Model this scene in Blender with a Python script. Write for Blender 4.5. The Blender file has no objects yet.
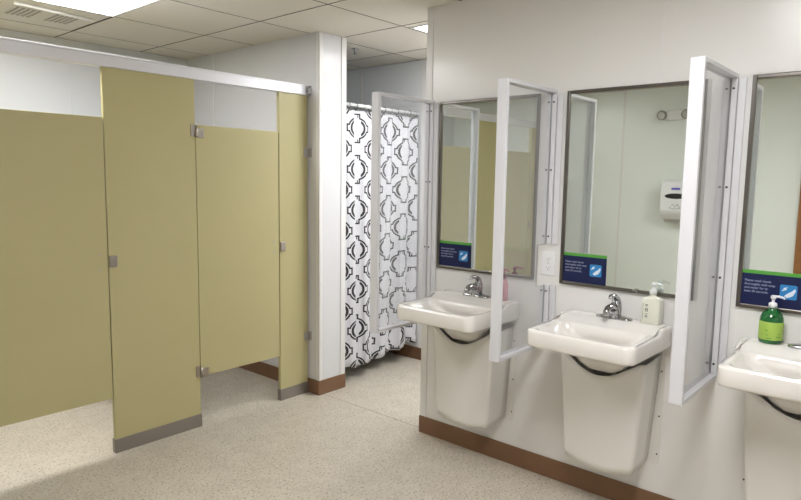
import bpy, bmesh, math, random
from mathutils import Vector, Matrix
random.seed(4)
PI = math.pi
S = bpy.context.scene
COL = S.collection
ZC = 2.428            # ceiling height
YS = 1.011            # front plane of the stalls

# ------------------------------------------------------------ materials
def mat(name, color=(.8, .8, .8), rough=.5, metal=0., bump=0., bscale=40., spec=.5, coat=0., emit=None, es=0., trans=0., ior=1.45, mottle=0., mscale=6.):
    m = bpy.data.materials.new(name); m.use_nodes = True
    nt = m.node_tree; b = nt.nodes['Principled BSDF']
    b.inputs['Base Color'].default_value = (*color, 1)
    b.inputs['Roughness'].default_value = rough
    b.inputs['Metallic'].default_value = metal
    b.inputs['Specular IOR Level'].default_value = spec
    b.inputs['Coat Weight'].default_value = coat
    b.inputs['Transmission Weight'].default_value = trans
    b.inputs['IOR'].default_value = ior
    if emit:
        b.inputs['Emission Color'].default_value = (*emit, 1); b.inputs['Emission Strength'].default_value = es
    g = nt.nodes.new('ShaderNodeNewGeometry')
    if mottle:
        n = nt.nodes.new('ShaderNodeTexNoise'); n.inputs['Scale'].default_value = mscale; n.inputs['Detail'].default_value = 4
        nt.links.new(g.outputs['Position'], n.inputs['Vector'])
        mx = nt.nodes.new('ShaderNodeMix'); mx.data_type = 'RGBA'
        mx.inputs['A'].default_value = (*[c*(1-mottle) for c in color], 1)
        mx.inputs['B'].default_value = (*[min(1, c*(1+mottle)) for c in color], 1)
        nt.links.new(n.outputs['Fac'], mx.inputs['Factor'])
        nt.links.new(mx.outputs['Result'], b.inputs['Base Color'])
    if bump:
        n = nt.nodes.new('ShaderNodeTexNoise'); n.inputs['Scale'].default_value = bscale; n.inputs['Detail'].default_value = 3
        nt.links.new(g.outputs['Position'], n.inputs['Vector'])
        bp = nt.nodes.new('ShaderNodeBump'); bp.inputs['Strength'].default_value = bump; bp.inputs['Distance'].default_value = .004
        nt.links.new(n.outputs['Fac'], bp.inputs['Height'])
        nt.links.new(bp.outputs['Normal'], b.inputs['Normal'])
    return m

M = {}
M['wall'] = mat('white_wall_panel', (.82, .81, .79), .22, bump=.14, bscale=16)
M['column'] = mat('smooth_white_panel', (.73, .73, .745), .22, bump=.05, bscale=9)
M['wall_gray'] = mat('shower_wall_panel', (.80, .82, .83), .32, bump=.2, bscale=20)
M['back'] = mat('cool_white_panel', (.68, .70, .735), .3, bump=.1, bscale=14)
M['trim'] = mat('white_trim', (.80, .79, .78), .3)
M['opp'] = mat('far_wall_paint', (.85, .885, .85), .28, bump=.2, bscale=14)
M['base'] = mat('brown_vinyl_base', (.215, .115, .062), .38, mottle=.12, mscale=9)
M['olive'] = mat('tan_laminate', (.50, .45, .238), .30, mottle=.03, mscale=3, bump=.05, bscale=120)
M['olive_edge'] = mat('laminate_edge', (.60, .55, .34), .4)
M['steel'] = mat('brushed_steel', (.52, .50, .49), .34, metal=1., bump=.05, bscale=200)
M['shoe'] = mat('brushed_shoe_metal', (.33, .30, .28), .42, metal=.75)
M['alu'] = mat('aluminium_rail', (.74, .74, .78), .42, metal=.35)
M['chrome'] = mat('chrome', (.46, .46, .475), .07, metal=1.)
M['darkmetal'] = mat('dark_screw', (.05, .05, .05), .4, metal=.6)
M['hinge'] = mat('hinge_metal', (.45, .41, .37), .28, metal=1.)
M['mframe'] = mat('mirror_frame_steel', (.20, .185, .17), .3, metal=1.)
M['plastic'] = mat('white_plastic', (.83, .83, .85), .3)
M['frame_white'] = mat('white_divider_frame', (.72, .72, .75), .36)
M['porcelain'] = mat('porcelain', (.83, .80, .76), .1, coat=.6)
M['cover'] = mat('cream_cover_plastic', (.79, .775, .735), .26)
M['black'] = mat('black_plastic', (.015, .015, .015), .5)
M['dark'] = mat('dark_void', (.02, .02, .02), .9)
M['tile'] = mat('ceiling_tile', (.74, .70, .62), .85, bump=.5, bscale=160, mottle=.03, mscale=60)
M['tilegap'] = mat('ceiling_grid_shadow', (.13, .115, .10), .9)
M['vent'] = mat('vent_metal', (.70, .665, .59), .55)
M['ventdark'] = mat('vent_core', (.12, .11, .10), .8)
M['lightframe'] = mat('light_frame', (.85, .85, .83), .4)
M['brownwood'] = mat('brown_door_veneer', (.30, .13, .045), .4, mottle=.2, mscale=14)
M['doorframe'] = mat('brown_door_frame', (.10, .05, .03), .4)
M['navy'] = mat('sign_navy', (.008, .014, .07), .35)
M['signgreen'] = mat('sign_green', (.10, .36, .055), .35)
M['signblue'] = mat('sign_blue', (.03, .23, .55), .35)
M['signwhite'] = mat('sign_white', (.72, .80, .88), .4)
M['signtext'] = mat('sign_text', (.30, .33, .48), .5)
M['greensoap'] = mat('green_soap_bottle', (.012, .16, .035), .08, coat=.5, trans=.25)
M['greenlabel'] = mat('lime_label', (.38, .56, .10), .4)
M['pinksoap'] = mat('pink_soap_bottle', (.72, .22, .30), .1, coat=.4, trans=.3)
M['claretcap'] = mat('dark_claret_cap', (.20, .03, .06), .3)
M['creamsoap'] = mat('cream_soap_bottle', (.80, .80, .69), .16, coat=.4)
M['clearpump'] = mat('clear_pump_plastic', (.80, .84, .82), .1, coat=.3)
M['labelink'] = mat('label_ink', (.07, .10, .08), .5)
M['inkgrey'] = mat('grey_ink', (.35, .34, .33), .6)
M['violet'] = mat('blue_violet_mark', (.12, .10, .55), .4)
M['rod'] = mat('shower_rod_white', (.82, .83, .84), .2)
M['emitA'] = mat('lit_diffuser', (.9, .9, .9), .5, emit=(.985, .985, 1.), es=11.)
M['emitB'] = mat('lit_diffuser_passage', (.9, .9, .9), .5, emit=(.97, .985, 1.), es=9.5)
M['lamp'] = mat('lamp_lens', (.55, .56, .54), .15, coat=.5)

def mirror_mat():
    m = bpy.data.materials.new('mirror_glass'); m.use_nodes = True
    b = m.node_tree.nodes['Principled BSDF']
    b.inputs['Base Color'].default_value = (.90, .94, .90, 1); b.inputs['Metallic'].default_value = 1; b.inputs['Roughness'].default_value = .012
    return m
M['mirror'] = mirror_mat()

def acrylic_mat():
    m = bpy.data.materials.new('clear_acrylic'); m.use_nodes = True
    nt = m.node_tree; nt.nodes.clear()
    o = nt.nodes.new('ShaderNodeOutputMaterial'); mx = nt.nodes.new('ShaderNodeMixShader')
    t = nt.nodes.new('ShaderNodeBsdfTransparent'); t.inputs['Color'].default_value = (.975, .98, .985, 1)
    g = nt.nodes.new('ShaderNodeBsdfGlossy'); g.inputs['Roughness'].default_value = .03
    geo = nt.nodes.new('ShaderNodeNewGeometry'); f = nt.nodes.new('ShaderNodeFresnel')
    mi = nt.nodes.new('ShaderNodeMix'); mi.inputs['A'].default_value = 1.49; mi.inputs['B'].default_value = 1/1.49
    nt.links.new(geo.outputs['Backfacing'], mi.inputs['Factor']); nt.links.new(mi.outputs['Result'], f.inputs['IOR'])
    nt.links.new(f.outputs[0], mx.inputs[0]); nt.links.new(t.outputs[0], mx.inputs[1]); nt.links.new(g.outputs[0], mx.inputs[2])
    df = nt.nodes.new('ShaderNodeBsdfDiffuse'); df.inputs[0].default_value = (.86, .86, .9, 1)
    m2 = nt.nodes.new('ShaderNodeMixShader'); m2.inputs[0].default_value = .085
    nt.links.new(mx.outputs[0], m2.inputs[1]); nt.links.new(df.outputs[0], m2.inputs[2]); nt.links.new(m2.outputs[0], o.inputs[0])
    return m
M['acrylic'] = acrylic_mat()

def floor_mat():
    m = bpy.data.materials.new('speckled_vinyl_floor'); m.use_nodes = True
    nt = m.node_tree; b = nt.nodes['Principled BSDF']; L = nt.links.new
    g = nt.nodes.new('ShaderNodeNewGeometry')
    def noise(sc, det=2):
        n = nt.nodes.new('ShaderNodeTexNoise'); n.inputs['Scale'].default_value = sc; n.inputs['Detail'].default_value = det
        L(g.outputs['Position'], n.inputs['Vector']); return n
    def ramp(src, a, c0, c, c1):
        r = nt.nodes.new('ShaderNodeValToRGB'); r.color_ramp.elements[0].position = a; r.color_ramp.elements[1].position = c
        r.color_ramp.elements[0].color = (*c0, 1); r.color_ramp.elements[1].color = (*c1, 1); L(src, r.inputs[0]); return r
    def mix(fac, a, c):
        x = nt.nodes.new('ShaderNodeMix'); x.data_type = 'RGBA'; L(fac, x.inputs['Factor'])
        if isinstance(a, tuple): x.inputs['A'].default_value = (*a, 1)
        else: L(a, x.inputs['A'])
        x.inputs['B'].default_value = (*c, 1); return x.outputs['Result']
    base = ramp(noise(9, 4).outputs['Fac'], .35, (.56, .505, .42), .65, (.62, .565, .475)).outputs[0]
    s1 = ramp(noise(75).outputs['Fac'], .57, (0, 0, 0), .63, (1, 1, 1)).outputs[0]
    s2 = ramp(noise(60).outputs['Fac'], .32, (.9, .9, .9), .37, (0, 0, 0)).outputs[0]
    s3 = ramp(noise(90, 1).outputs['Fac'], .63, (0, 0, 0), .66, (1, 1, 1)).outputs[0]
    c = mix(s1, base, (.68, .63, .54))
    c = mix(s2, c, (.42, .37, .29))
    c = mix(s3, c, (.30, .255, .19))
    L(c, b.inputs['Base Color'])
    b.inputs['Roughness'].default_value = .42
    bp = nt.nodes.new('ShaderNodeBump'); bp.inputs['Strength'].default_value = .12; bp.inputs['Distance'].default_value = .003
    L(noise(14, 2).outputs['Fac'], bp.inputs['Height']); L(bp.outputs['Normal'], b.inputs['Normal'])
    return m
M['floor'] = floor_mat()

def curtain_mat():
    m = bpy.data.materials.new('trellis_curtain_fabric'); m.use_nodes = True
    nt = m.node_tree; b = nt.nodes['Principled BSDF']; L = nt.links.new
    uv = nt.nodes.new('ShaderNodeUVMap'); sep = nt.nodes.new('ShaderNodeSeparateXYZ'); L(uv.outputs[0], sep.inputs[0])
    def mth(op, a, c=None, d=None):
        n = nt.nodes.new('ShaderNodeMath'); n.operation = op
        for i, v in enumerate((a, c, d)):
            if v is None: continue
            if isinstance(v, (int, float)): n.inputs[i].default_value = v
            else: L(v, n.inputs[i])
        return n.outputs[0]
    CW, CH = .375, .293
    def cell(v, size, off):
        a = mth('ADD', v, off); a = mth('FLOORED_MODULO', a, size); return mth('ABSOLUTE', mth('SUBTRACT', a, size/2))
    def box(x, y, hx, hy):
        return mth('MAXIMUM', mth('SUBTRACT', x, hx), mth('SUBTRACT', y, hy))
    ds, side = [], []
    for ox, oy in ((0., 0.), (CW/2, CH/2)):
        x = cell(sep.outputs[0], CW, ox); y = cell(sep.outputs[1], CH, oy)
        r = mth('SQRT', mth('ADD', mth('MULTIPLY', mth('MULTIPLY', x, x), .62), mth('MULTIPLY', y, y)))
        d = mth('SUBTRACT', r, .074)
        d = mth('MINIMUM', d, box(x, y, .032, .098))
        d = mth('MINIMUM', d, box(x, y, .108, .020))
        ds.append(d)
        # thick crescents at the sides of each medallion
        x2 = mth('MULTIPLY', x, .86)
        rr = mth('SQRT', mth('ADD', mth('MULTIPLY', x2, x2), mth('MULTIPLY', mth('MULTIPLY', y, y), 1.12)))
        k = mth('MULTIPLY', mth('LESS_THAN', mth('ABSOLUTE', mth('SUBTRACT', rr, .0625)), .0080), mth('GREATER_THAN', x, .044))
        # dashes at top and bottom tabs
        k2 = mth('MULTIPLY', mth('LESS_THAN', mth('ABSOLUTE', mth('SUBTRACT', y, .086)), .010), mth('LESS_THAN', mth('ABSOLUTE', mth('SUBTRACT', x, .019)), .0040))
        k3 = mth('MULTIPLY', mth('LESS_THAN', mth('ABSOLUTE', mth('SUBTRACT', x, .116)), .006), mth('LESS_THAN', y, .022))
        side.append(mth('MAXIMUM', k, k2))
    d = mth('MINIMUM', ds[0], ds[1])
    line = mth('LESS_THAN', mth('ABSOLUTE', mth('SUBTRACT', d, .002)), .0056)
    thin = mth('LESS_THAN', mth('ABSOLUTE', mth('ADD', d, .014)), .0012)
    out = mth('LESS_THAN', mth('ABSOLUTE', mth('SUBTRACT', d, .0135)), .0018)
    ink = mth('MAXIMUM', line, mth('MAXIMUM', side[0], side[1]))
    mx = nt.nodes.new('ShaderNodeMix'); mx.data_type = 'RGBA'; L(ink, mx.inputs['Factor'])
    mx.inputs['A'].default_value = (.70, .70, .74, 1); mx.inputs['B'].default_value = (.014, .014, .018, 1)
    L(mx.outputs['Result'], b.inputs['Base Color']); b.inputs['Roughness'].default_value = .6
    b.inputs['Sheen Weight'].default_value = .2
    return m
M['curtain'] = curtain_mat()

# ------------------------------------------------------------ mesh helpers
def add_box(bm, lo, hi, bev=0.):
    c = [(a+b)/2 for a, b in zip(lo, hi)]; s = [abs(b-a) for a, b in zip(lo, hi)]
    t = bmesh.new(); bmesh.ops.create_cube(t, size=1, matrix=Matrix.Translation(c) @ Matrix.Diagonal((*s, 1)))
    if bev > 0: bmesh.ops.bevel(t, geom=t.edges[:], offset=min(bev, min(s)*.45), segments=2, affect='EDGES', profile=.5)
    merge(bm, t)
def merge(bm, t):
    mp = {}
    for v in t.verts: mp[v] = bm.verts.new(v.co)
    for f in t.faces:
        try: nf = bm.faces.new([mp[v] for v in f.verts]); nf.smooth = f.smooth
        except ValueError: pass
    t.free()
def add_cyl(bm, p0, p1, r0, r1=None, n=20, smooth=True):
    r1 = r0 if r1 is None else r1
    add_tube(bm, [p0, p1], [r0, r1], n, smooth)
def add_tube(bm, pts, rad, n=16, smooth=True, flat=1., updir=None):
    pts = [Vector(p) for p in pts]
    if isinstance(rad, (int, float)): rad = [rad]*len(pts)
    rings = []
    ref = None
    for i, p in enumerate(pts):
        t = (pts[min(i+1, len(pts)-1)] - pts[max(i-1, 0)]).normalized()
        if ref is None:
            ref = Vector(updir) if updir else (Vector((0, 0, 1)) if abs(t.z) < .9 else Vector((1, 0, 0)))
        a = t.cross(ref).normalized(); b = a.cross(t).normalized()
        if not updir: ref = b
        rings.append([bm.verts.new(p + (a*math.cos(2*PI*k/n) + b*math.sin(2*PI*k/n)*flat)*rad[i]) for k in range(n)])
    for i in range(len(rings)-1):
        for k in range(n):
            f = bm.faces.new((rings[i][k], rings[i][(k+1) % n], rings[i+1][(k+1) % n], rings[i+1][k])); f.smooth = smooth
    bm.faces.new(rings[0][::-1]); bm.faces.new(rings[-1])
def add_loops(bm, loops, cap0=True, cap1=True, smooth=True):
    rs = [[bm.verts.new(p) for p in l] for l in loops]; n = len(rs[0])
    for i in range(len(rs)-1):
        for k in range(n):
            f = bm.faces.new((rs[i][k], rs[i][(k+1) % n], rs[i+1][(k+1) % n], rs[i+1][k])); f.smooth = smooth
    if cap0: bm.faces.new(rs[0][::-1])
    if cap1: bm.faces.new(rs[-1])
    return rs
def rrect(cx, cy, hx, hy, r, n=64):
    """rounded rectangle, n points"""
    r = min(r, hx*.999, hy*.999); q = n//4; out = []
    for c, (sx, sy) in enumerate(((1, 1), (-1, 1), (-1, -1), (1, -1))):
        for k in range(q):
            a = c*PI/2 + (k/(q-1))*PI/2
            out.append((cx + sx*(hx-r) + r*math.cos(a), cy + sy*(hy-r) + r*math.sin(a)))
    return out
def rrect_full(cx, cy, hx, hy, r, q=12, m=14):
    """rounded rectangle with points along its straight sides too"""
    r = min(r, hx*.999, hy*.999); out = []
    for c, (sx, sy) in enumerate(((1, 1), (-1, 1), (-1, -1), (1, -1))):
        arc = [(cx + sx*(hx-r) + r*math.cos(c*PI/2 + k/(q-1)*PI/2), cy + sy*(hy-r) + r*math.sin(c*PI/2 + k/(q-1)*PI/2)) for k in range(q)]
        out += arc
        nsx, nsy = ((-1, 1), (-1, -1), (1, -1), (1, 1))[c]
        a = arc[-1]; b = (cx + nsx*(hx-r) + r*math.cos((c+1)*PI/2), cy + nsy*(hy-r) + r*math.sin((c+1)*PI/2))
        out += [(a[0]+(b[0]-a[0])*k/(m+1), a[1]+(b[1]-a[1])*k/(m+1)) for k in range(1, m+1)]
    return out
def add_lathe(bm, prof, loc=(0, 0, 0), n=28, sx=1., sy=1.):
    add_loops(bm, [[(loc[0]+r*sx*math.cos(2*PI*k/n), loc[1]+r*sy*math.sin(2*PI*k/n), loc[2]+z) for k in range(n)] for r, z in prof])
def obj(name, bm, m, parent=None, auto=False):
    bmesh.ops.recalc_face_normals(bm, faces=bm.faces[:])
    me = bpy.data.meshes.new(name); bm.to_mesh(me); bm.free()
    for mm in (m if isinstance(m, list) else [m]): me.materials.append(mm)
    if auto:
        me.set_sharp_from_angle(angle=math.radians(38)) if hasattr(me, 'set_sharp_from_angle') else None
    o = bpy.data.objects.new(name, me); COL.objects.link(o)
    if parent: o.parent = parent
    return o
def boxobj(name, lo, hi, m, parent=None, bev=0.):
    bm = bmesh.new(); add_box(bm, lo, hi, bev); return obj(name, bm, m, parent)
def tag(o, label, cat, group=None):
    o['label'] = label; o['category'] = cat
    if group: o['group'] = group
    return o
def thing(name, loc, label, cat, group=None):
    o = bpy.data.objects.new(name, None); o.location = loc; o.empty_display_size = .05; COL.objects.link(o)
    return tag(o, label, cat, group)
def struct(o): o['kind'] = 'structure'; return o
def dup(root, loc, label):
    def rec(o, par):
        c = o.copy(); COL.objects.link(c); c.parent = par
        for ch in list(o.children): rec(ch, c)
        return c
    r = rec(root, None); r.location = loc; r['label'] = label
    return r
def text_bm(bm, body, size, origin, right, up, extrude=.0004, align='LEFT', bold=0., spacing=1.):
    cu = bpy.data.curves.new('t', 'FONT'); cu.body = body; cu.size = size; cu.extrude = extrude; cu.align_x = align; cu.offset = bold
    cu.resolution_u = 3; cu.space_line = spacing
    o = bpy.data.objects.new('t', cu); COL.objects.link(o); bpy.context.view_layer.update()
    dg = bpy.context.evaluated_depsgraph_get(); me = bpy.data.meshes.new_from_object(o.evaluated_get(dg))
    r = Vector(right); u = Vector(up); n = r.cross(u)
    mt = Matrix(((r.x, u.x, n.x, origin[0]), (r.y, u.y, n.y, origin[1]), (r.z, u.z, n.z, origin[2]), (0, 0, 0, 1)))
    me.transform(mt); t = bmesh.new(); t.from_mesh(me); merge(bm, t)
    bpy.data.objects.remove(o); bpy.data.curves.remove(cu); bpy.data.meshes.remove(me)

# ------------------------------------------------------------ the room
XO = -3.70; YB = 2.516; YF = -3.05; XP = 1.147; YSH = 2.02
CY0 = .9056
struct(boxobj('floor', (XO-.12, YF-.12, -.08), (XP+.12, YB+.12, 0), M['floor']))
struct(boxobj('wall_right', (0, YF, 0), (.239, 0, ZC), M['wall']))
struct(boxobj('wall_stall', (.005, CY0, 0), (.239, YB, ZC), M['column']))
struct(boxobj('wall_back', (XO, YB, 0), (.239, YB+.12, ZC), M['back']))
struct(boxobj('wall_left', (XO-.12, YF-.12, 0), (XO, YB+.12, ZC), M['opp']))
struct(boxobj('wall_front', (XO, YF-.12, 0), (XP+.12, YF, ZC), M['wall']))
struct(boxobj('wall_passage', (XP, YF, 0), (XP+.12, 0.952, ZC), M['wall']))
struct(boxobj('wall_shower_right', (XP, 0.952, 0), (XP+.12, YSH, ZC), M['wall_gray']))
struct(boxobj('wall_shower_back', (.239, YSH, 0), (XP+.12, YSH+.12, ZC), M['wall_gray']))
struct(boxobj('wall_shower_left', (.239, 1.0, 0), (.249, YSH, ZC), M['wall_gray']))
# brown vinyl bases
BH, BT = .1016, .008
def base(name, lo, hi): struct(boxobj(name, lo, hi, M['base'], bev=.002))
base('baseboard_right', (-BT, YF, 0), (0, BT, BH))
base('baseboard_right_end', (0, 0, 0), (.239+BT, BT, BH))
base('baseboard_right_rear', (.239, YF, 0), (.239+BT, 0, BH))
base('baseboard_stall', (.005-BT, CY0, 0), (.005, YB, BH))
base('baseboard_stall_end', (.005-BT, CY0-BT, 0), (.239+BT, CY0, BH))
base('baseboard_passage', (XP-BT, YF, 0), (XP, YSH, BH))
base('baseboard_back', (XO, YB-BT, 0), (.005-BT, YB, BH))
base('baseboard_left_near', (XO, YF, 0), (XO+BT, -2.305, BH))
base('baseboard_left_far', (XO, -1.262, 0), (XO+BT, YB-BT, BH))
# corner trims and panel battens
n = [0]
def trim(lo, hi, m='trim', bev=.0015):
    n[0] += 1; struct(boxobj('trim_%d' % n[0], lo, hi, M[m], bev=bev))
trim((-.004, -.040, BH), (0, .004, ZC)); trim((-.004, 0, BH), (.03, .004, ZC))
trim((-.0035, -1.277, BH), (0, -1.265, ZC)); trim((-.0035, -2.502, BH), (0, -2.480, ZC))
trim((.001, CY0-.004, BH), (.005, CY0+.028, ZC)); trim((.001, CY0-.004, BH), (.030, CY0, ZC))
trim((.200, CY0-.006, BH), (.243, CY0, ZC)); trim((.239, CY0-.006, BH), (.245, CY0+.03, ZC))
trim((.0015, 2.126, BH), (.005, 2.138, ZC))
trim((-.905, YB-.0035, BH), (-.893, YB, ZC), 'back'); trim((-2.125, YB-.0035, BH), (-2.113, YB, ZC), 'back')
trim((XP-.006, .930, BH), (XP, .975, ZC)); trim((XP-.006, 1.64, BH), (XP, 1.672, ZC))
trim((XO, .335, BH), (XO+.0035, .357, ZC)); trim((XO, -.885, BH), (XO+.0035, -.863, ZC))

# suspended ceiling: tiles with recessed joints, holes left where fixtures sit
xs = [-1.0 + .61*i for i in range(-5, 5)]; ys = [1.0 + .61*i for i in range(-8, 4)]
fix = {(2, None)}
def cellset(x0, x1, y0, y1): return (x0-.01, x1+.01, y0-.01, y1+.01)
holes = [cellset(-2.22, -1.0, 1.0, 1.61), cellset(-2.22, -1.0, -2.05, -1.44), cellset(.28, .89, -.84, .38),
         cellset(-1.61, -1.0, 1.61, 2.22)]
def clip_rects(x0, x1, y0, y1):
    """tile rectangle minus the fixture holes"""
    rects = [(x0, x1, y0, y1)]
    for hx0, hx1, hy0, hy1 in holes:
        hx0 += .01; hx1 -= .01; hy0 += .01; hy1 -= .01; out = []
        for a, b, c, d in rects:
            if hx1 <= a or hx0 >= b or hy1 <= c or hy0 >= d: out.append((a, b, c, d)); continue
            if hx0 > a: out.append((a, hx0, c, d))
            if hx1 < b: out.append((hx1, b, c, d))
            m0, m1 = max(a, hx0), min(b, hx1)
            if hy0 > c: out.append((m0, m1, c, hy0))
            if hy1 < d: out.append((m0, m1, hy1, d))
        rects = out
    return rects
bm = bmesh.new()
XA, XB, YA, YZ = XO, XP, YF, YB
ex = sorted([XA] + [x for x in xs if XA+.02 < x < XB-.02] + [XB]); ey = sorted([YA] + [y for y in ys if YA+.02 < y < YZ-.02] + [YZ])
for i in range(len(ex)-1):
    for j in range(len(ey)-1):
        for a, b, c, d in clip_rects(ex[i], ex[i+1], ey[j], ey[j+1]):
            if b-a < .03 or d-c < .03: continue
            g = .0045
            add_box(bm, (a+g, c+g, ZC), (b-g, d-g, ZC+.012), .0015)
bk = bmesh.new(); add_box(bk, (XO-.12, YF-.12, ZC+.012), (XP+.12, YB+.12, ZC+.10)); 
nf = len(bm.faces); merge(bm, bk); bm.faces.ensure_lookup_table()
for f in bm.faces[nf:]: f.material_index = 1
bm.normal_update()
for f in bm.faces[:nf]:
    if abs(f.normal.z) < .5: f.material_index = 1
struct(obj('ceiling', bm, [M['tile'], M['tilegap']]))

# troffer lights
def light(name, x0, x1, y0, y1, label, m):
    t = thing(name, ((x0+x1)/2, (y0+y1)/2, ZC), label, 'ceiling light', 'recessed fluorescent ceiling lights')
    hx, hy = (x1-x0)/2-.003, (y1-y0)/2-.003
    bm = bmesh.new(); w = .018
    add_box(bm, (-hx, -hy, -.003), (hx, -hy+w, .011), .001); add_box(bm, (-hx, hy-w, -.003), (hx, hy, .011), .001)
    add_box(bm, (-hx, -hy+w, -.003), (-hx+w, hy-w, .011), .001); add_box(bm, (hx-w, -hy+w, -.003), (hx, hy-w, .011), .001)
    obj('frame', bm, M['lightframe'], t)
    bm = bmesh.new(); add_box(bm, (-hx+w, -hy+w, .001), (hx-w, hy-w, .008))
    obj('diffuser', bm, m, t)
    return t
light('ceiling_light', -2.22, -1.0, 1.0, 1.61, 'bright rectangular ceiling light over the toilet stalls beside the air vent', M['emitA'])
light('ceiling_light', -2.22, -1.0, -2.05, -1.44, 'rectangular ceiling light over the floor in front of the row of sinks', M['emitA'])
light('ceiling_light', .28, .89, -.84, .38, 'ceiling light beyond the opening, only a bright corner visible', M['emitB'])

# ceiling air vent with two perforated grilles
t = thing('air_vent', (-1.305, 1.915, ZC), 'square ceiling air vent with two dark grilles and a raised white bar', 'air vent')
bm = bmesh.new(); add_box(bm, (-.290, -.290, -.002), (.290, .290, .011), .001); obj('plate', bm, M['vent'], t)
for gx in (-.085, .125):
    bm = bmesh.new(); add_box(bm, (gx-.070, -.105, -.004), (gx+.070, .115, -.0021)); g = obj('grille', bm, M['ventdark'], t)
    bm = bmesh.new()
    for k in range(6): add_box(bm, (gx-.070+k*.028-.004, -.105, -.0050), (gx-.070+k*.028+.004, .115, -.0041))
    for k in range(8): add_box(bm, (gx-.070, -.105+k*.0314-.005, -.0052), (gx+.070, -.105+k*.0314+.005, -.0042))
    obj('grid_bars', bm, M['vent'], g)
bm = bmesh.new(); add_tube(bm, [(-.20, -.215, -.010), (.25, -.150, -.010)], .009, 10); obj('deflector_bar', bm, M['lightframe'], t)

# sprinkler head
t = thing('fire_sprinkler', (.52, 1.10, ZC), 'small pendent fire sprinkler head on the ceiling before the shower', 'sprinkler')
bm = bmesh.new(); add_lathe(bm, [(.001, 0), (.030, 0), (.028, -.005), (.010, -.008), (.009, -.022), (.004, -.024), (.004, -.04), (.001, -.04)], n=20)
obj('body', bm, M['chrome'], t)
bm = bmesh.new(); add_cyl(bm, (0, 0, -.040), (0, 0, -.0425), .014, n=16); add_tube(bm, [(-.008, 0, -.02), (-.013, 0, -.03), (-.005, 0, -.040)], .0018, 6); add_tube(bm, [(.008, 0, -.02), (.013, 0, -.03), (.005, 0, -.040)], .0018, 6)
obj('deflector', bm, M['chrome'], t)

# ------------------------------------------------------------ toilet partition
T = thing('toilet_partition', (0, YS, 0), 'tan toilet stall partition with swing doors, steel shoes and an overhead aluminium rail', 'toilet partition')
TH = .025
def pil(x0, x1):
    bm = bmesh.new(); add_box(bm, (x0, 0, .004), (x1, TH, 2.032), .002)
    o = obj('pilaster', bm, M['olive'], T)
    bm = bmesh.new(); h = .078
    add_box(bm, (x0-.003, -.004, 0), (x1+.003, -.0004, h), .001); add_box(bm, (x0-.003, TH+.0004, 0), (x1+.003, TH+.004, h), .001)
    add_box(bm, (x0-.003, -.004, 0), (x0-.0004, TH+.004, h)); add_box(bm, (x1+.0004, -.004, 0), (x1+.003, TH+.004, h))
    obj('shoe', bm, M['shoe'], o)
    return o
P1 = pil(-1.349, -.837); P2 = pil(-.242, -.006); P3 = pil(-2.36, -1.975); P4 = pil(-3.20, -2.975)
def door(x0, x1, hx, lx):
    """hx: hinge side x, lx: latch side x"""
    bm = bmesh.new(); add_box(bm, (x0+.005, .002, .305), (x1-.005, .022, 1.778), .002)
    d = obj('door', bm, M['olive'], T)
    s = 1 if hx < lx else -1      # door lies on the +s side of the hinge edge
    for z in (1.742, .335):
        bm = bmesh.new()
        add_box(bm, (hx-s*.028, -.006, z-.028), (hx-s*.002, -.0002, z+.038), .0015)       # plate on the pilaster
        add_box(bm, (hx+s*.012, -.006, z-.036), (hx+s*.055, .0018, z+.018), .0015)
        add_cyl(bm, (hx+s*.004, -.009, z-.034), (hx+s*.004, -.009, z+.030), .0085, n=14)
        for q in (-.018, .004): add_cyl(bm, (hx+s*.040, -.0085, z+q), (hx+s*.040, -.005, z+q), .004, n=10)
        obj('hinge', bm, M['hinge'], d)
    z = 1.04
    bm = bmesh.new(); add_box(bm, (lx+s*.001, -.012, z-.030), (lx+s*.042, -.0002, z+.030), .003)
    add_box(bm, (lx+s*.018, -.0145, z+.010), (lx+s*.026, -.0115, z+.018), .001)
    obj('latch_keeper', bm, M['hinge'], d)
    bm = bmesh.new()
    for q in (-.036, .036): add_cyl(bm, (lx-s*.045, -.001, z+q), (lx-s*.045, .002, z+q), .0055, n=10)
    obj('latch_screw', bm, M['steel'], d)
    return d
door(-.837, -.242, -.837, -.242)
door(-1.975, -1.349, -1.975, -1.349)
door(-2.975, -2.36, -2.36, -2.975)
# headrail: aluminium channel
bm = bmesh.new(); add_box(bm, (-3.20, -.014, 2.028), (-.004, .039, 2.086), .003)
add_box(bm, (-3.20, -.018, 2.082), (-.004, .043, 2.092), .002)
obj('headrail', bm, M['alu'], T)
bm = bmesh.new(); add_box(bm, (-.026, -.022, 2.034), (.002, -.0182, 2.084), .002); add_cyl(bm, (-.012, -.036, 2.060), (-.012, -.021, 2.060), .017, n=16); add_box(bm, (-.006, -.030, 2.030), (.003, -.018, 2.09), .001)
obj('rail_bracket', bm, M['chrome'], T)
for z in (1.655, .405):
    bm = bmesh.new(); add_box(bm, (-.040, -.004, z-.030), (-.0064, -.0003, z+.030), .001); add_box(bm, (-.0062, -.030, z-.030), (-.0032+.006, -.001, z+.030), .001)
    for q in (-.014, .014): add_cyl(bm, (-.028, -.0065, z+q), (-.028, -.0035, z+q), .004, n=10)
    obj('wall_bracket', bm, M['steel'], T)
for x in (-1.10, -2.17, -3.10):
    bm = bmesh.new(); add_box(bm, (x-.0125, TH+.005, .305), (x+.0125, YB-YS-.004, 1.778), .002); obj('divider_panel', bm, M['olive'], T)

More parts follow.
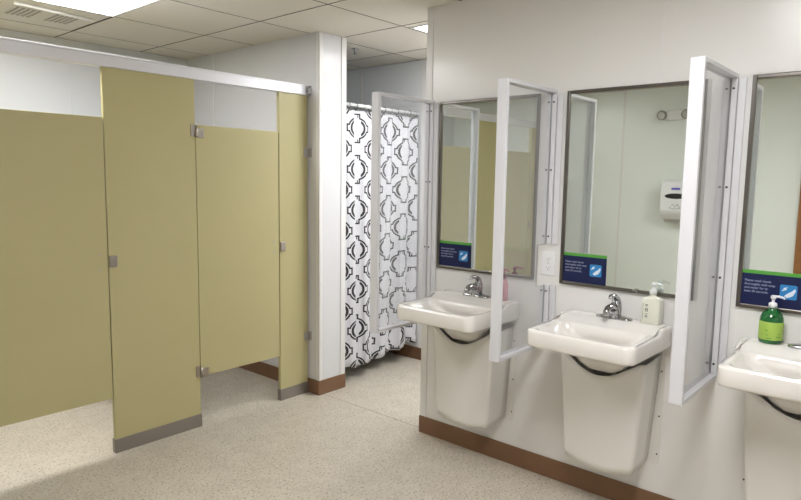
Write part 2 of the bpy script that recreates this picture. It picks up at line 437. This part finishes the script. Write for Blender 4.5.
# ------------------------------------------------------------ shower rod and curtain
rod = bmesh.new(); RZ = 2.008
add_cyl(rod, (.250, 1.0, RZ), (XP-.001, 1.0, RZ), .0125, n=20)
t = thing('shower_rod', (.25, 1.0, RZ), 'white round shower rod spanning the shower opening', 'shower rod')
bmesh.ops.translate(rod, verts=rod.verts[:], vec=(-.25, -1.0, -RZ)); obj('rail', rod, M['rod'], t)
for x, d in ((-.0008, .012), (XP-.25-.0065, -.012)):
    bm = bmesh.new(); add_cyl(bm, (min(x, x+d*.4)+.001, 0, 0), (max(x, x+d*.4)+.001, 0, 0), .026, n=20); obj('flange', bm, M['rod'], t)
C = thing('shower_curtain', (.25, 1.0, 0), 'white shower curtain with black trellis print hanging from the rod', 'shower curtain')
NX, NZ = 260, 46
X0, X1 = .252, 1.134
def fold(s, v):   # s 0..1 along the rod, v 0 top..1 bottom
    a = .010 + .017*v
    w = math.sin(2*PI*(s*4.6 + .10*math.sin(5*s) + .08*v) + .6) + .40*math.sin(2*PI*(s*8.7+.12*v*math.sin(7*s))+1.9) + .13*math.sin(2*PI*(s*15.3)+.5+1.2*v)
    big = -.045*v*math.exp(-((s-.22)/.2)**2) + .02*v*math.exp(-((s-.50)/.06)**2)
    return a*w + big
def hem(s): return .098 + .008*math.sin(9*s+.5) + .010*math.sin(23*s) + .018*math.exp(-((s-.42)/.035)**2) + .05*s*s
bm = bmesh.new(); uvl = bm.loops.layers.uv.new('UVMap'); G = []; U = []
for j in range(NZ+1):
    v = j/NZ; row = []; ur = []; L = 0; prev = None
    for i in range(NX+1):
        s = i/NX; x = X0 + (X1-X0)*s + .008*math.sin(2*PI*s*12.4+1)*(.3+.7*v); y = 1.0 + fold(s, v)
        z = (RZ-.036) + (hem(s)-(RZ-.036))*v
        if prev is not None: L += math.hypot(x-prev[0], y-prev[1])
        prev = (x, y); row.append(bm.verts.new((x-.25, y-1.0, z))); ur.append((L, z))
    G.append(row); U.append(ur)
for j in range(NZ):
    for i in range(NX):
        f = bm.faces.new((G[j][i], G[j+1][i], G[j+1][i+1], G[j][i+1])); f.smooth = True
        for lp, (a, b) in zip(f.loops, ((j, i), (j+1, i), (j+1, i+1), (j, i+1))):
            # keep the print square to the fabric: use the length along the top row, scaled to the drape
            lp[uvl].uv = (U[a][b][0]*.55 + U[0][b][0]*.45 - .015, U[a][b][1] + .058)
co = obj('fabric', bm, M['curtain'], C)
sm = co.modifiers.new('thick', 'SOLIDIFY'); sm.thickness = .0012; sm.offset = 0
for k in range(12):
    s = (k+.5)/12; x = X0 + (X1-X0)*s - .25
    bm = bmesh.new()
    pts = [(x+.004*math.sin(a)*0, .021*math.cos(a), RZ-.006+.021*math.sin(a)) for a in [2*PI*i/18 for i in range(19)]]
    add_tube(bm, pts, .0022, 6, updir=(1, 0, 0)); add_tube(bm, [(x, 0, RZ-.026), (x, .002, RZ-.040)], .0022, 6)
    obj('ring', bm, M['chrome'] if k % 2 else M['darkmetal'], C)

# ------------------------------------------------------------ mirrors with hand-washing stickers
ZM0, ZM1 = .997, 1.9116; MW = .612
def make_mirror():
    t = thing('wall_mirror', (0, 0, ZM0), '', 'mirror', 'mirrors above the sinks')   # origin: left bottom corner, spans y 0..-MW
    w = .016; h = ZM1-ZM0
    bm = bmesh.new(); add_box(bm, (-.006, -MW+w*.7, w*.7), (-.001, -w*.7, h-w*.7)); obj('glass', bm, M['mirror'], t)
    bm = bmesh.new()
    for lo, hi in (((-.014, -w, 0), (0, 0, h)), ((-.014, -MW, 0), (0, -MW+w, h)), ((-.014, -MW+w, 0), (0, -w, w)), ((-.014, -MW+w, h-w), (0, -w, h))):
        add_box(bm, lo, hi, .003)
    obj('frame', bm, M['mframe'], t)
    bm = bmesh.new(); add_tube(bm, [(-.015, -.36, .012), (-.022, -.362, .016), (-.026, -.372, .015), (-.022, -.381, .010), (-.016, -.378, .006)], .003, 8)
    obj('clip', bm, M['hinge'], t)
    return t
MY = (-.1026, -.8555, -1.6320)
lab = ('framed mirror above the far sink, nearest the shower curtain', 'framed mirror above the middle sink, reflecting the towel dispenser',
       'framed mirror above the near sink, cut off by the right edge')
mr = make_mirror(); mr.location = (0, MY[0], ZM0); mr['label'] = lab[0]
for k in (1, 2): dup(mr, (0, MY[k], ZM0), lab[k])
def make_sign():
    t = thing('handwashing_sign', (0, 0, 0), '', 'sign', 'hand-washing stickers on the mirrors')
    W, H = .218, .143
    bm = bmesh.new(); add_box(bm, (-.0008, -W, 0), (0, 0, H-.014)); obj('panel', bm, M['navy'], t)
    bm = bmesh.new(); add_box(bm, (-.0010, -W, H-.014), (0, 0, H)); obj('green_band', bm, M['signgreen'], t)
    R, Uv = (0, -1, 0), (0, 0, 1)
    bm = bmesh.new(); text_bm(bm, 'Please wash hands\nthoroughly with soap\nand water for at\nleast 20 seconds.', .0125, (-.0010, -.014, .097), R, Uv, .0002, bold=.0002, spacing=1.15)
    obj('lettering', bm, M['signtext'], t)
    bm = bmesh.new(); y0, y1, z0, z1 = -.138, -.196, .040, .096
    p = rrect(-.0, 0, (y0-y1)/2, (z1-z0)/2, .006, 24); cy, cz = (y0+y1)/2, (z0+z1)/2
    add_loops(bm, [[(-.0009, cy+a, cz+b) for a, b in p], [(-.0012, cy+a, cz+b) for a, b in p]], smooth=False)
    pic = obj('picture_square', bm, M['signblue'], t)
    bm = bmesh.new()
    def blob(pts, r, x=-.0014):
        for (a, b) in pts:
            add_cyl(bm, (-.0012, cy-a, cz+b), (x, cy-a, cz+b), r, n=14)
    blob([(-.012, .012)], .0055); blob([(-.019, .006)], .003); blob([(-.006, .018)], .002)
    # two overlapping white hands held under the drops
    for dx, dz in ((0, 0), (.006, -.006)):
        pl = [(-.014+dx, -.016+dz), (-.002+dx, -.004+dz), (.010+dx, .004+dz), (.022, .016+dz*.4), (.024, .008+dz*.4), (.016, -.006+dz), (.006, -.015+dz*.6), (-.006, -.020+dz*.4)]
        a = [bm.verts.new((-.00145-.0001*(dx > 0), cy-x, cz+z)) for x, z in pl]; b = [bm.verts.new((-.0012, cy-x, cz+z)) for x, z in pl]
        bm.faces.new(a); bm.faces.new(b[::-1])
        for i in range(len(pl)): bm.faces.new((a[i], a[(i+1) % 8], b[(i+1) % 8], b[i]))
    obj('hands_symbol', bm, M['signwhite'], pic)
    return t
sg = make_sign(); sg.location = (-.0061, MY[0]-.012, 1.009); sg['label'] = 'navy hand-washing sticker on the far mirror nearest the shower curtain'
dup(sg, (-.0061, MY[1]-.012, 1.009), 'navy hand-washing sticker with green band on the middle mirror')
dup(sg, (-.0061, MY[2]-.012, 1.009), 'navy hand-washing sticker behind the green soap bottle')

# ------------------------------------------------------------ sinks
def make_sink():
    t = thing('wall_sink', (0, 0, .785), '', 'sink', 'wall-hung porcelain sinks')       # centred on y, wall at x=0
    N = 96; Z = -.785
    def zt(x):   # rim height with the raised faucet ledge at the back
        k = min(1, max(0, (x+.162)/.030)); k = k*k*(3-2*k); return .860 + .021*k
    def L(cx, hx, hy, r, z, ledge=False, dz=0, taper=0.):
        out = []
        for x, y in rrect_full(cx, 0, hx, hy, r):
            out.append((x, y*(1-taper*max(0, -x)/.455), (zt(x)+dz if ledge else z)+Z))
        return out
    cx = -.2285; hx = .2265; hy = .245; tp = .045
    loops = [
        L(-.155, .020, .04, .019, .660), L(-.155, .038, .080, .036, .668), L(-.152, .050, .115, .048, .692), L(-.170, .080, .140, .075, .735), L(-.205, .150, .165, .09, .774),
        L(cx, hx-.016, hy-.014, .035, .783, taper=tp), L(cx, hx-.004, hy-.003, .042, .788, taper=tp), L(cx, hx, hy, .045, .797, taper=tp),
        L(cx, hx, hy, .045, 0, True, -.012, tp), L(cx, hx-.003, hy-.003, .043, 0, True, -.004, tp), L(cx, hx-.009, hy-.009, .038, 0, True, 0, tp),
        L(cx+.002, hx-.020, hy-.022, .032, 0, True, -.001, tp),
    ]
    loops += [L(-.2845, .1545, .231, .04, 0, True), L(-.2930, .1440, .217, .045, .8600)]
    bx, bhx, bhy = -.296, .124, .200
    loops += [L(bx, bhx+.008, bhy+.007, .050, .859), L(bx, bhx, bhy, .046, .855), L(bx, bhx-.007, bhy-.007, .044, .845),
              L(bx+.004, bhx-.014, bhy-.016, .055, .826), L(bx+.030, .098, .155, .06, .800), L(-.228, .080, .115, .06, .782), L(-.198, .046, .06, .045, .769), L(-.192, .022, .022, .021, .767)]
    bm = bmesh.new(); add_loops(bm, loops); obj('basin', bm, M['porcelain'], t)
    bm = bmesh.new(); add_lathe(bm, [(.001, 0), (.021, 0), (.021, .002), (.015, .003), (.014, .001), (.001, .001)], (-.192, 0, .7675+Z), 24); obj('drain', bm, M['chrome'], t)
    # faucet
    fz = .8795+Z
    bm = bmesh.new(); prof = rrect(-.062, 0, .026, .083, .026, 48)
    def FL(k, z, m=1.): return [(-.062+(x+.062)*k, y*m, z) for x, y in prof]
    add_loops(bm, [FL(1, fz), FL(1, fz+.005), FL(.93, fz+.010, .96), FL(.62, fz+.016, .55), FL(.5, fz+.019, .25)])
    # body with spout
    add_tube(bm, [(-.062, 0, fz+.008), (-.063, 0, fz+.030), (-.068, 0, fz+.050), (-.080, 0, fz+.062)], [.028, .026, .024, .018], 20)
    add_tube(bm, [(-.060, 0, fz+.030), (-.085, 0, fz+.052), (-.110, 0, fz+.060), (-.135, 0, fz+.056), (-.152, 0, fz+.045), (-.158, 0, fz+.034)], [.020, .019, .017, .0155, .014, .0135], 18, flat=.85)
    f = obj('faucet', bm, M['chrome'], t)
    bm = bmesh.new()
    add_tube(bm, [(-.050, 0, fz+.014), (-.044, 0, fz+.045), (-.042, 0, fz+.070), (-.052, 0, fz+.093), (-.078, 0, fz+.107), (-.105, 0, fz+.106), (-.122, 0, fz+.100)], [.026, .026, .022, .018, .014, .0125, .007], 16, flat=.7)
    obj('handle', bm, M['chrome'], f)
    bm = bmesh.new(); add_cyl(bm, (-.158, 0, fz+.034), (-.159, 0, fz+.027), .0115, n=16); obj('aerator', bm, M['steel'], f)
    # printed marks on the right flank near the wall
    bm = bmesh.new()
    for x, z, w in ((-.060, .849, .012), (-.038, .851, .006), (-.060, .836, .012), (-.040, .838, .010), (-.058, .825, .012)):
        add_box(bm, (x-w/2, -hy-.0004, z+Z-.0015), (x+w/2, -hy+.003, z+Z+.0015))
    obj('printed_mark', bm, M['inkgrey'], t)
    return t
SY = (-.410, -1.156, -1.914)
sk = make_sink(); sk.location = (0, SY[0], .785); sk['label'] = 'far white wall-hung sink nearest the shower curtain'
dup(sk, (0, SY[1], .785), 'middle white wall-hung sink under the central mirror')
dup(sk, (0, SY[2], .785), 'near white wall-hung sink cut off by the right edge')

def make_cover():
    t = thing('pipe_cover', (0, 0, .2), '', 'pipe cover', 'plastic pipe covers under the sinks')
    Z = -.2; bm = bmesh.new()
    def row(k, inset=0.):   # k 0 bottom .. 1 top ; open U from wall to wall
        hw = .162 + .033*k; d = .180 + .012*k; r = .022; pts = []
        hw -= inset; d -= inset
        half = [(.0, hw+.004)]
        half += [(-d*.35, hw+.002), (-d*.7, hw)]
        for i in range(7):
            a = PI/2*i/6; half.append((-d+r-r*math.sin(a), hw-r+r*math.cos(a)))
        for y in (.085, .05, .02): half.append((-d-.014*(1-(y/(hw-r))**2), y))
        full = half + [(-d-.014, 0.)] + [(x, -y) for x, y in half[::-1]]
        for x, y in full:
            c = max(0, 1-(abs(y)/(hw))**2); fr = min(1, -x/.15)
            ztop = .742 - .080*(max(0, 1-(abs(y)/(.150))**2))**.9*fr - .014*fr
            zbot = .232 - .022*c*fr + .012*(1-fr)
            pts.append((x, y, zbot + (ztop-zbot)*k + Z))
        return pts
    rows = [row(0, .060), row(0, .018), row(0, .004)] + [row(i/14) for i in range(1, 15)]
    rows[0] = [(x, y, z-.004) for x, y, z in rows[0]]; rows[1] = [(x, y, z-.004) for x, y, z in rows[1]]
    V = [[bm.verts.new(p) for p in r] for r in rows]
    for i in range(len(V)-1):
        for k in range(len(V[0])-1):
            f = bm.faces.new((V[i][k], V[i][k+1], V[i+1][k+1], V[i+1][k])); f.smooth = True
    o = obj('shell', bm, M['cover'], t)
    m = o.modifiers.new('thick', 'SOLIDIFY'); m.thickness = .003; m.offset = -1
    for s in (1, -1):
        bm = bmesh.new(); a = s*.160; b = s*.212
        v = [(.0, a, .245+Z), (.0, b-s*.012, .232+Z), (.0, b, .245+Z), (.0, b+s*.004, .70+Z), (.0, b-s*.006, .735+Z), (.0, a+s*.03, .735+Z)]
        A = [bm.verts.new(p) for p in v]; B = [bm.verts.new((-.0035, p[1], p[2])) for p in v]
        bm.faces.new(A); bm.faces.new(B[::-1])
        for i in range(6): bm.faces.new((A[i], A[(i+1) % 6], B[(i+1) % 6], B[i]))
        fl = obj('flange', bm, M['cover'], t)
        for z in (.285, .460, .665):
            bm = bmesh.new(); add_cyl(bm, (-.0036, s*.204, z+Z), (-.0060, s*.204, z+Z), .0038, n=10); obj('screw', bm, M['darkmetal'], fl)
    return t
cv = make_cover(); cv.location = (0, SY[0], .2); cv['label'] = 'cream pipe cover on the wall under the far sink'
dup(cv, (0, SY[1], .2), 'cream pipe cover on the wall under the middle sink')
dup(cv, (0, SY[2], .2), 'cream pipe cover under the near sink at the right edge')

# drain pipes behind the covers
def make_trap():
    t = thing('drain_pipe', (0, 0, .45), '', 'pipe', 'drain pipes behind the covers')
    bm = bmesh.new(); Z = -.45
    add_tube(bm, [(-.09, 0, .664+Z), (-.09, 0, .50+Z), (-.085, .0, .455+Z), (-.065, 0, .44+Z), (-.045, 0, .455+Z), (-.035, 0, .49+Z), (-.001, 0, .50+Z)], .016, 14)
    obj('trap', bm, M['steel'], t); return t

# ------------------------------------------------------------ dividers between the sinks
def make_divider(yc, notch, strip, label):
    t = thing('sink_divider', (0, yc, .685), label, 'divider', 'clear divider screens beside the sinks')
    Z0, Z1 = 0., 1.922-.685; XO_, W = -.455, .024
    boxobj('outer_post', (XO_, -W, Z0), (XO_+.020, W, Z1), M['frame_white'], t, .0025)
    boxobj('top_rail', (XO_+.0203, -W, Z1-.016), (-.0003, W, Z1), M['frame_white'], t, .002)
    boxobj('bottom_rail', (XO_+.0203, -W, Z0), (-.0003, W, Z0+.016), M['frame_white'], t, .002)
    segs = [(Z0+.0165, Z1-.0165)]
    if notch: segs = [(Z0+.0165, notch[0]-.685), (notch[1]-.685, Z1-.0165)]
    for a, b in segs:
        for s in (1, -1):
            boxobj('wall_post', (-.016, min(s*.0042, s*.026), a), (-.0004, max(s*.0042, s*.026), b), M['frame_white'], t, .002)
        if strip:
            boxobj('edge_strip', (-.010, strip[1]-yc, a), (-.0040, strip[0]-yc, b), M['frame_white'], t, .002)
    zs = [1.865, 1.476, 1.108, .745] if not notch else [1.865, 1.543, 1.222, .952]
    for z in zs:
        for s in (1, -1):
            bm = bmesh.new(); add_cyl(bm, (-.0158, s*.013, z-.685), (-.0185, s*.013, z-.685), .0046, n=10); obj('screw', bm, M['darkmetal'], t)
    # acrylic pane with the notch around the outlet
    a, b = Z0+.0168, Z1-.0168; xl, xr = XO_+.0205, -.0006
    if notch:
        p = [(xl, a), (xr, a), (xr, notch[0]-.685), (-.095, notch[0]-.685), (-.095, notch[1]-.685), (xr, notch[1]-.685), (xr, b), (xl, b)]
    else: p = [(xl, a), (xr, a), (xr, b), (xl, b)]
    bm = bmesh.new(); A = [bm.verts.new((x, -.002, z)) for x, z in p]; B = [bm.verts.new((x, .002, z)) for x, z in p]
    bm.faces.new(A); bm.faces.new(B[::-1])
    for i in range(len(p)): bm.faces.new((A[i], B[i], B[(i+1) % len(p)], A[(i+1) % len(p)]))
    obj('clear_pane', bm, M['acrylic'], t)
    if notch:
        bm = bmesh.new(); n0, n1 = notch[0]-.685, notch[1]-.685
        add_box(bm, (-.0965, -.0024, n0), (-.0952+.0002, .0024, n1)); add_box(bm, (-.096, -.0024, n0-.0002), (-.017, .0024, n0+.0012)); add_box(bm, (-.096, -.0024, n1-.0012), (-.017, .0024, n1+.0002))
        obj('pane_edge', bm, M['steel'], t)
    return t
make_divider(-.033, None, (-.061, -.092), 'white framed divider screen nearest the shower curtain, beyond the far sink')
make_divider(-.777, (.981, 1.185), (-.806, -.836), 'white framed divider screen between the far and middle sinks')
make_divider(-.1555-1.4, None, (-1.584, -1.612), 'white framed divider screen between the middle and near sinks')

# outlet
t = thing('wall_outlet', (0, -.790, 1.087), 'white electrical outlet in the notch between the far and middle mirrors', 'outlet')
boxobj('cover_plate', (-.006, -.035, -.058), (0, .035, .058), M['plastic'], t, .003)
for z in (.022, -.022):
    bm = bmesh.new(); lp = rrect(0, z, .016, .0145, .008, 32)
    add_loops(bm, [[(-.0058, a, b) for a, b in lp], [(-.0085, a, b) for a, b in lp]], smooth=False); s = obj('socket', bm, M['plastic'], t)
    bm = bmesh.new(); add_box(bm, (-.0089, .005, z-.001), (-.0084, .0065, z+.007)); add_box(bm, (-.0089, -.0065, z-.001), (-.0084, -.005, z+.007)); add_cyl(bm, (-.0084, 0, z-.007), (-.0089, 0, z-.007), .0024, n=10)
    obj('slots', bm, M['black'], s)
bm = bmesh.new(); add_cyl(bm, (-.0058, 0, 0), (-.0075, 0, 0), .003, n=10); obj('screw', bm, M['steel'], t)

# ------------------------------------------------------------ soap bottles
def pump(t, z, m_collar, m_head, s=1., ang=0.):
    bm = bmesh.new(); add_lathe(bm, [(.001, z), (.0165*s, z), (.0165*s, z+.018*s), (.012*s, z+.022*s), (.006*s, z+.023*s), (.005*s, z+.040*s), (.001, z+.040*s)], n=24)
    p = obj('pump_collar', bm, m_collar, t)
    bm = bmesh.new(); add_lathe(bm, [(.001, z+.036*s), (.008*s, z+.036*s), (.011*s, z+.044*s), (.010*s, z+.052*s), (.001, z+.055*s)], n=20)
    c, q = math.cos(ang), math.sin(ang)
    add_tube(bm, [(-.004*c, -.004*q, z+.048*s), (.022*s*c, .022*s*q, z+.049*s), (.038*s*c, .038*s*q, z+.045*s), (.041*s*c, .041*s*q, z+.039*s)], [.0062*s, .0052*s, .0042*s, .0035*s], 10)
    obj('nozzle', bm, m_head, p)
ZS = .8808
# green round bottle on the near sink
t = thing('soap_bottle', (-.048, -1.770, ZS), 'green hand soap pump bottle with a lime label on the near sink', 'soap bottle')
bm = bmesh.new(); add_lathe(bm, [(.001, 0), (.036, 0), (.0405, .005), (.0415, .014), (.0415, .088), (.040, .100), (.033, .115), (.020, .127), (.0155, .131), (.0155, .137), (.001, .137)]); obj('bottle', bm, M['greensoap'], t)
bm = bmesh.new(); add_lathe(bm, [(.0417, .016), (.0421, .0165), (.0421, .085), (.0417, .0855)]); lb = obj('label_wrap', bm, M['greenlabel'], t)
bm = bmesh.new()
for (a0, a1, z0, z1) in ((172, 196, .022, .026), (215, 240, .028, .032), (165, 175, .050, .056), (168, 180, .034, .037), (222, 238, .040, .043)):
    for q in range(5):
        a = math.radians(a0+(a1-a0)*q/5); b = math.radians(a0+(a1-a0)*(q+.8)/5); r0, r1 = .0421, .0424
        v = [bm.verts.new((r1*math.cos(x), r1*math.sin(x), z)) for x, z in ((a, z0), (b, z0), (b, z1), (a, z1))]; bm.faces.new(v)
obj('label_print', bm, M['signgreen'], lb)
pump(t, .137, M['plastic'], M['plastic'], .9, math.radians(-75))
# cream square bottle on the middle sink
t = thing('soap_bottle', (-.048, -1.317, ZS), 'cream rectangular soap pump bottle with dark vertical print on the middle sink', 'soap bottle')
t.rotation_euler[2] = math.radians(-4)
bm = bmesh.new(); sq = lambda h, w, r, z: [(x, y, z) for x, y in rrect(0, 0, h, w, r, 32)]
add_loops(bm, [sq(.024, .037, .008, .0), sq(.027, .040, .010, .004), sq(.027, .040, .010, .104), sq(.024, .036, .012, .113), sq(.016, .020, .014, .119), sq(.013, .013, .012, .122), sq(.013, .013, .012, .130)])
obj('bottle', bm, M['creamsoap'], t)
bm = bmesh.new()
for z, w in ((.085, .012), (.079, .012), (.068, .012), (.062, .010), (.056, .012), (.044, .012), (.036, .013), (.030, .013)):
    add_box(bm, (-.0276, .008, z-.0012), (-.0268, .008+w, z+.0012))
for z0, z1, y in ((.079, .085, .0135), (.056, .068, .009), (.056, .068, .019), (.030, .036, .014)): add_box(bm, (-.0276, y-.0011, z0), (-.0268, y+.0011, z1))
for k in range(14): add_box(bm, (-.0276, .028, .022+k*.005), (-.0268, .031, .0245+k*.005))
obj('label_print', bm, M['labelink'], t)
pump(t, .130, M['clearpump'], M['clearpump'], .95, math.radians(-85))
# pink bottle on the far sink
t = thing('soap_bottle', (-.060, -.572, ZS), 'pink soap pump bottle on the far sink, partly hidden by the divider', 'soap bottle')
bm = bmesh.new(); add_lathe(bm, [(.001, 0), (.022, 0), (.026, .005), (.026, .075), (.025, .088), (.020, .100), (.0125, .108), (.0125, .114), (.001, .114)]); obj('bottle', bm, M['pinksoap'], t)
pump(t, .112, M['claretcap'], M['pinksoap'], 1., math.radians(-110))

# ------------------------------------------------------------ opposite wall, seen in the mirrors
t = thing('emergency_light', (XO, -.170, 2.15), 'white emergency light with two round lamps, reflected in the middle mirror', 'emergency light')
bm = bmesh.new(); lp = rrect(0, 0, .105, .050, .045, 40)
add_loops(bm, [[(-.002, a, b) for a, b in lp], [(.040, a, b) for a, b in lp], [(.052, a*.86, b*.8) for a, b in lp]]); obj('housing', bm, M['plastic'], t)
for s in (1, -1):
    bm = bmesh.new(); add_tube(bm, [(.02, s*.115, .0), (.055, s*.115, .0), (.075, s*.115, .0)], [.035, .045, .047], 24); h = obj('lamp_head', bm, M['shoe'], t)
    bm = bmesh.new(); add_tube(bm, [(.0752, s*.115, 0), (.080, s*.115, 0)], [.040, .030], 24); obj('lens', bm, M['lamp'], h)
t = thing('towel_dispenser', (XO, -.28, 1.10), 'white paper towel dispenser with a dark window, reflected in the middle mirror', 'towel dispenser')
bm = bmesh.new()
def DL(x, k, z0=0., z1=.42): return [(x, a*k, (z0+z1)/2+b) for a, b in rrect(0, 0, .155, (z1-z0)/2, .03, 32)]
add_loops(bm, [DL(0, 1, .0, .42), DL(.16, 1, .05, .42), DL(.21, .96, .10, .40), DL(.22, .88, .13, .38)]); obj('housing', bm, M['plastic'], t)
bm = bmesh.new(); add_loops(bm, [[(.2195, a, .265+b) for a, b in [(.10*math.cos(q), .026*math.sin(q)) for q in [2*PI*k/32 for k in range(32)]]], [(.222, a, .265+b) for a, b in [(.10*math.cos(q), .026*math.sin(q)) for q in [2*PI*k/32 for k in range(32)]]]]); obj('window', bm, M['black'], t)
bm = bmesh.new(); add_box(bm, (.2195, -.04, .325), (.2215, .04, .345), .001); obj('blue_mark', bm, M['violet'], t)
bm = bmesh.new()
add_tube(bm, [(.221, -.05, .15), (.221, -.02, .19), (.221, 0, .16), (.221, .02, .19), (.221, .05, .15), (.221, .0, .142), (.221, -.05, .15)], .0025, 6); obj('hands_mark', bm, M['labelink'], t)
bm = bmesh.new(); add_box(bm, (.05, -.13, .012), (.12, .13, .07), .01); obj('outlet_chute', bm, M['steel'], t)

D = struct(boxobj('door_1', (XO+.001, -2.235, .008), (XO+.041, -1.33, 2.03), M['brownwood'], bev=.002))
bm = bmesh.new(); 
for lo, hi in (((XO, -1.327, 0), (XO+.055, -1.268, 2.09)), ((XO, -2.300, 0), (XO+.055, -2.238, 2.09)), ((XO, -2.238, 2.033), (XO+.055, -1.327, 2.09))): add_box(bm, lo, hi, .003)
obj('door_frame', bm, M['brownwood'], D)
bm = bmesh.new(); add_tube(bm, [(XO+.041, -1.41, 1.0), (XO+.085, -1.41, 1.0), (XO+.09, -1.44, 1.0), (XO+.09, -1.53, 1.0)], .010, 12); obj('door_handle', bm, M['chrome'], D)
# vinyl joint strip across the opening
struct(boxobj('threshold_joint', (.040, .008, 0), (.043, CY0-.008, .0006), M['shoe']))

# ------------------------------------------------------------ camera
cx, cy, cz, yaw, pitch, roll, F = -2.7834, -2.241, 1.4889, .8552, -.1130, .0151, 625.13
f = Vector((math.sin(yaw)*math.cos(pitch), math.cos(yaw)*math.cos(pitch), math.sin(pitch)))
r = Vector((math.cos(yaw), -math.sin(yaw), 0)); u = r.cross(f)
r2 = r*math.cos(roll) + u*math.sin(roll); u2 = -r*math.sin(roll) + u*math.cos(roll)
cam = bpy.data.cameras.new('camera'); co = bpy.data.objects.new('camera', cam); COL.objects.link(co)
co.matrix_world = Matrix(((r2.x, u2.x, -f.x, cx), (r2.y, u2.y, -f.y, cy), (r2.z, u2.z, -f.z, cz), (0, 0, 0, 1)))
cam.sensor_fit = 'HORIZONTAL'; cam.sensor_width = 36; cam.lens = F/801*36; cam.clip_start = .02
S.camera = co
w = bpy.data.worlds.new('world'); S.world = w; w.use_nodes = True
w.node_tree.nodes['Background'].inputs[0].default_value = (.9, .9, .9, 1); w.node_tree.nodes['Background'].inputs[1].default_value = .0
S.view_settings.view_transform = 'Standard'; S.view_settings.look = 'None'; S.view_settings.gamma = 1; S.view_settings.use_curve_mapping = False
S.view_settings.exposure = .84
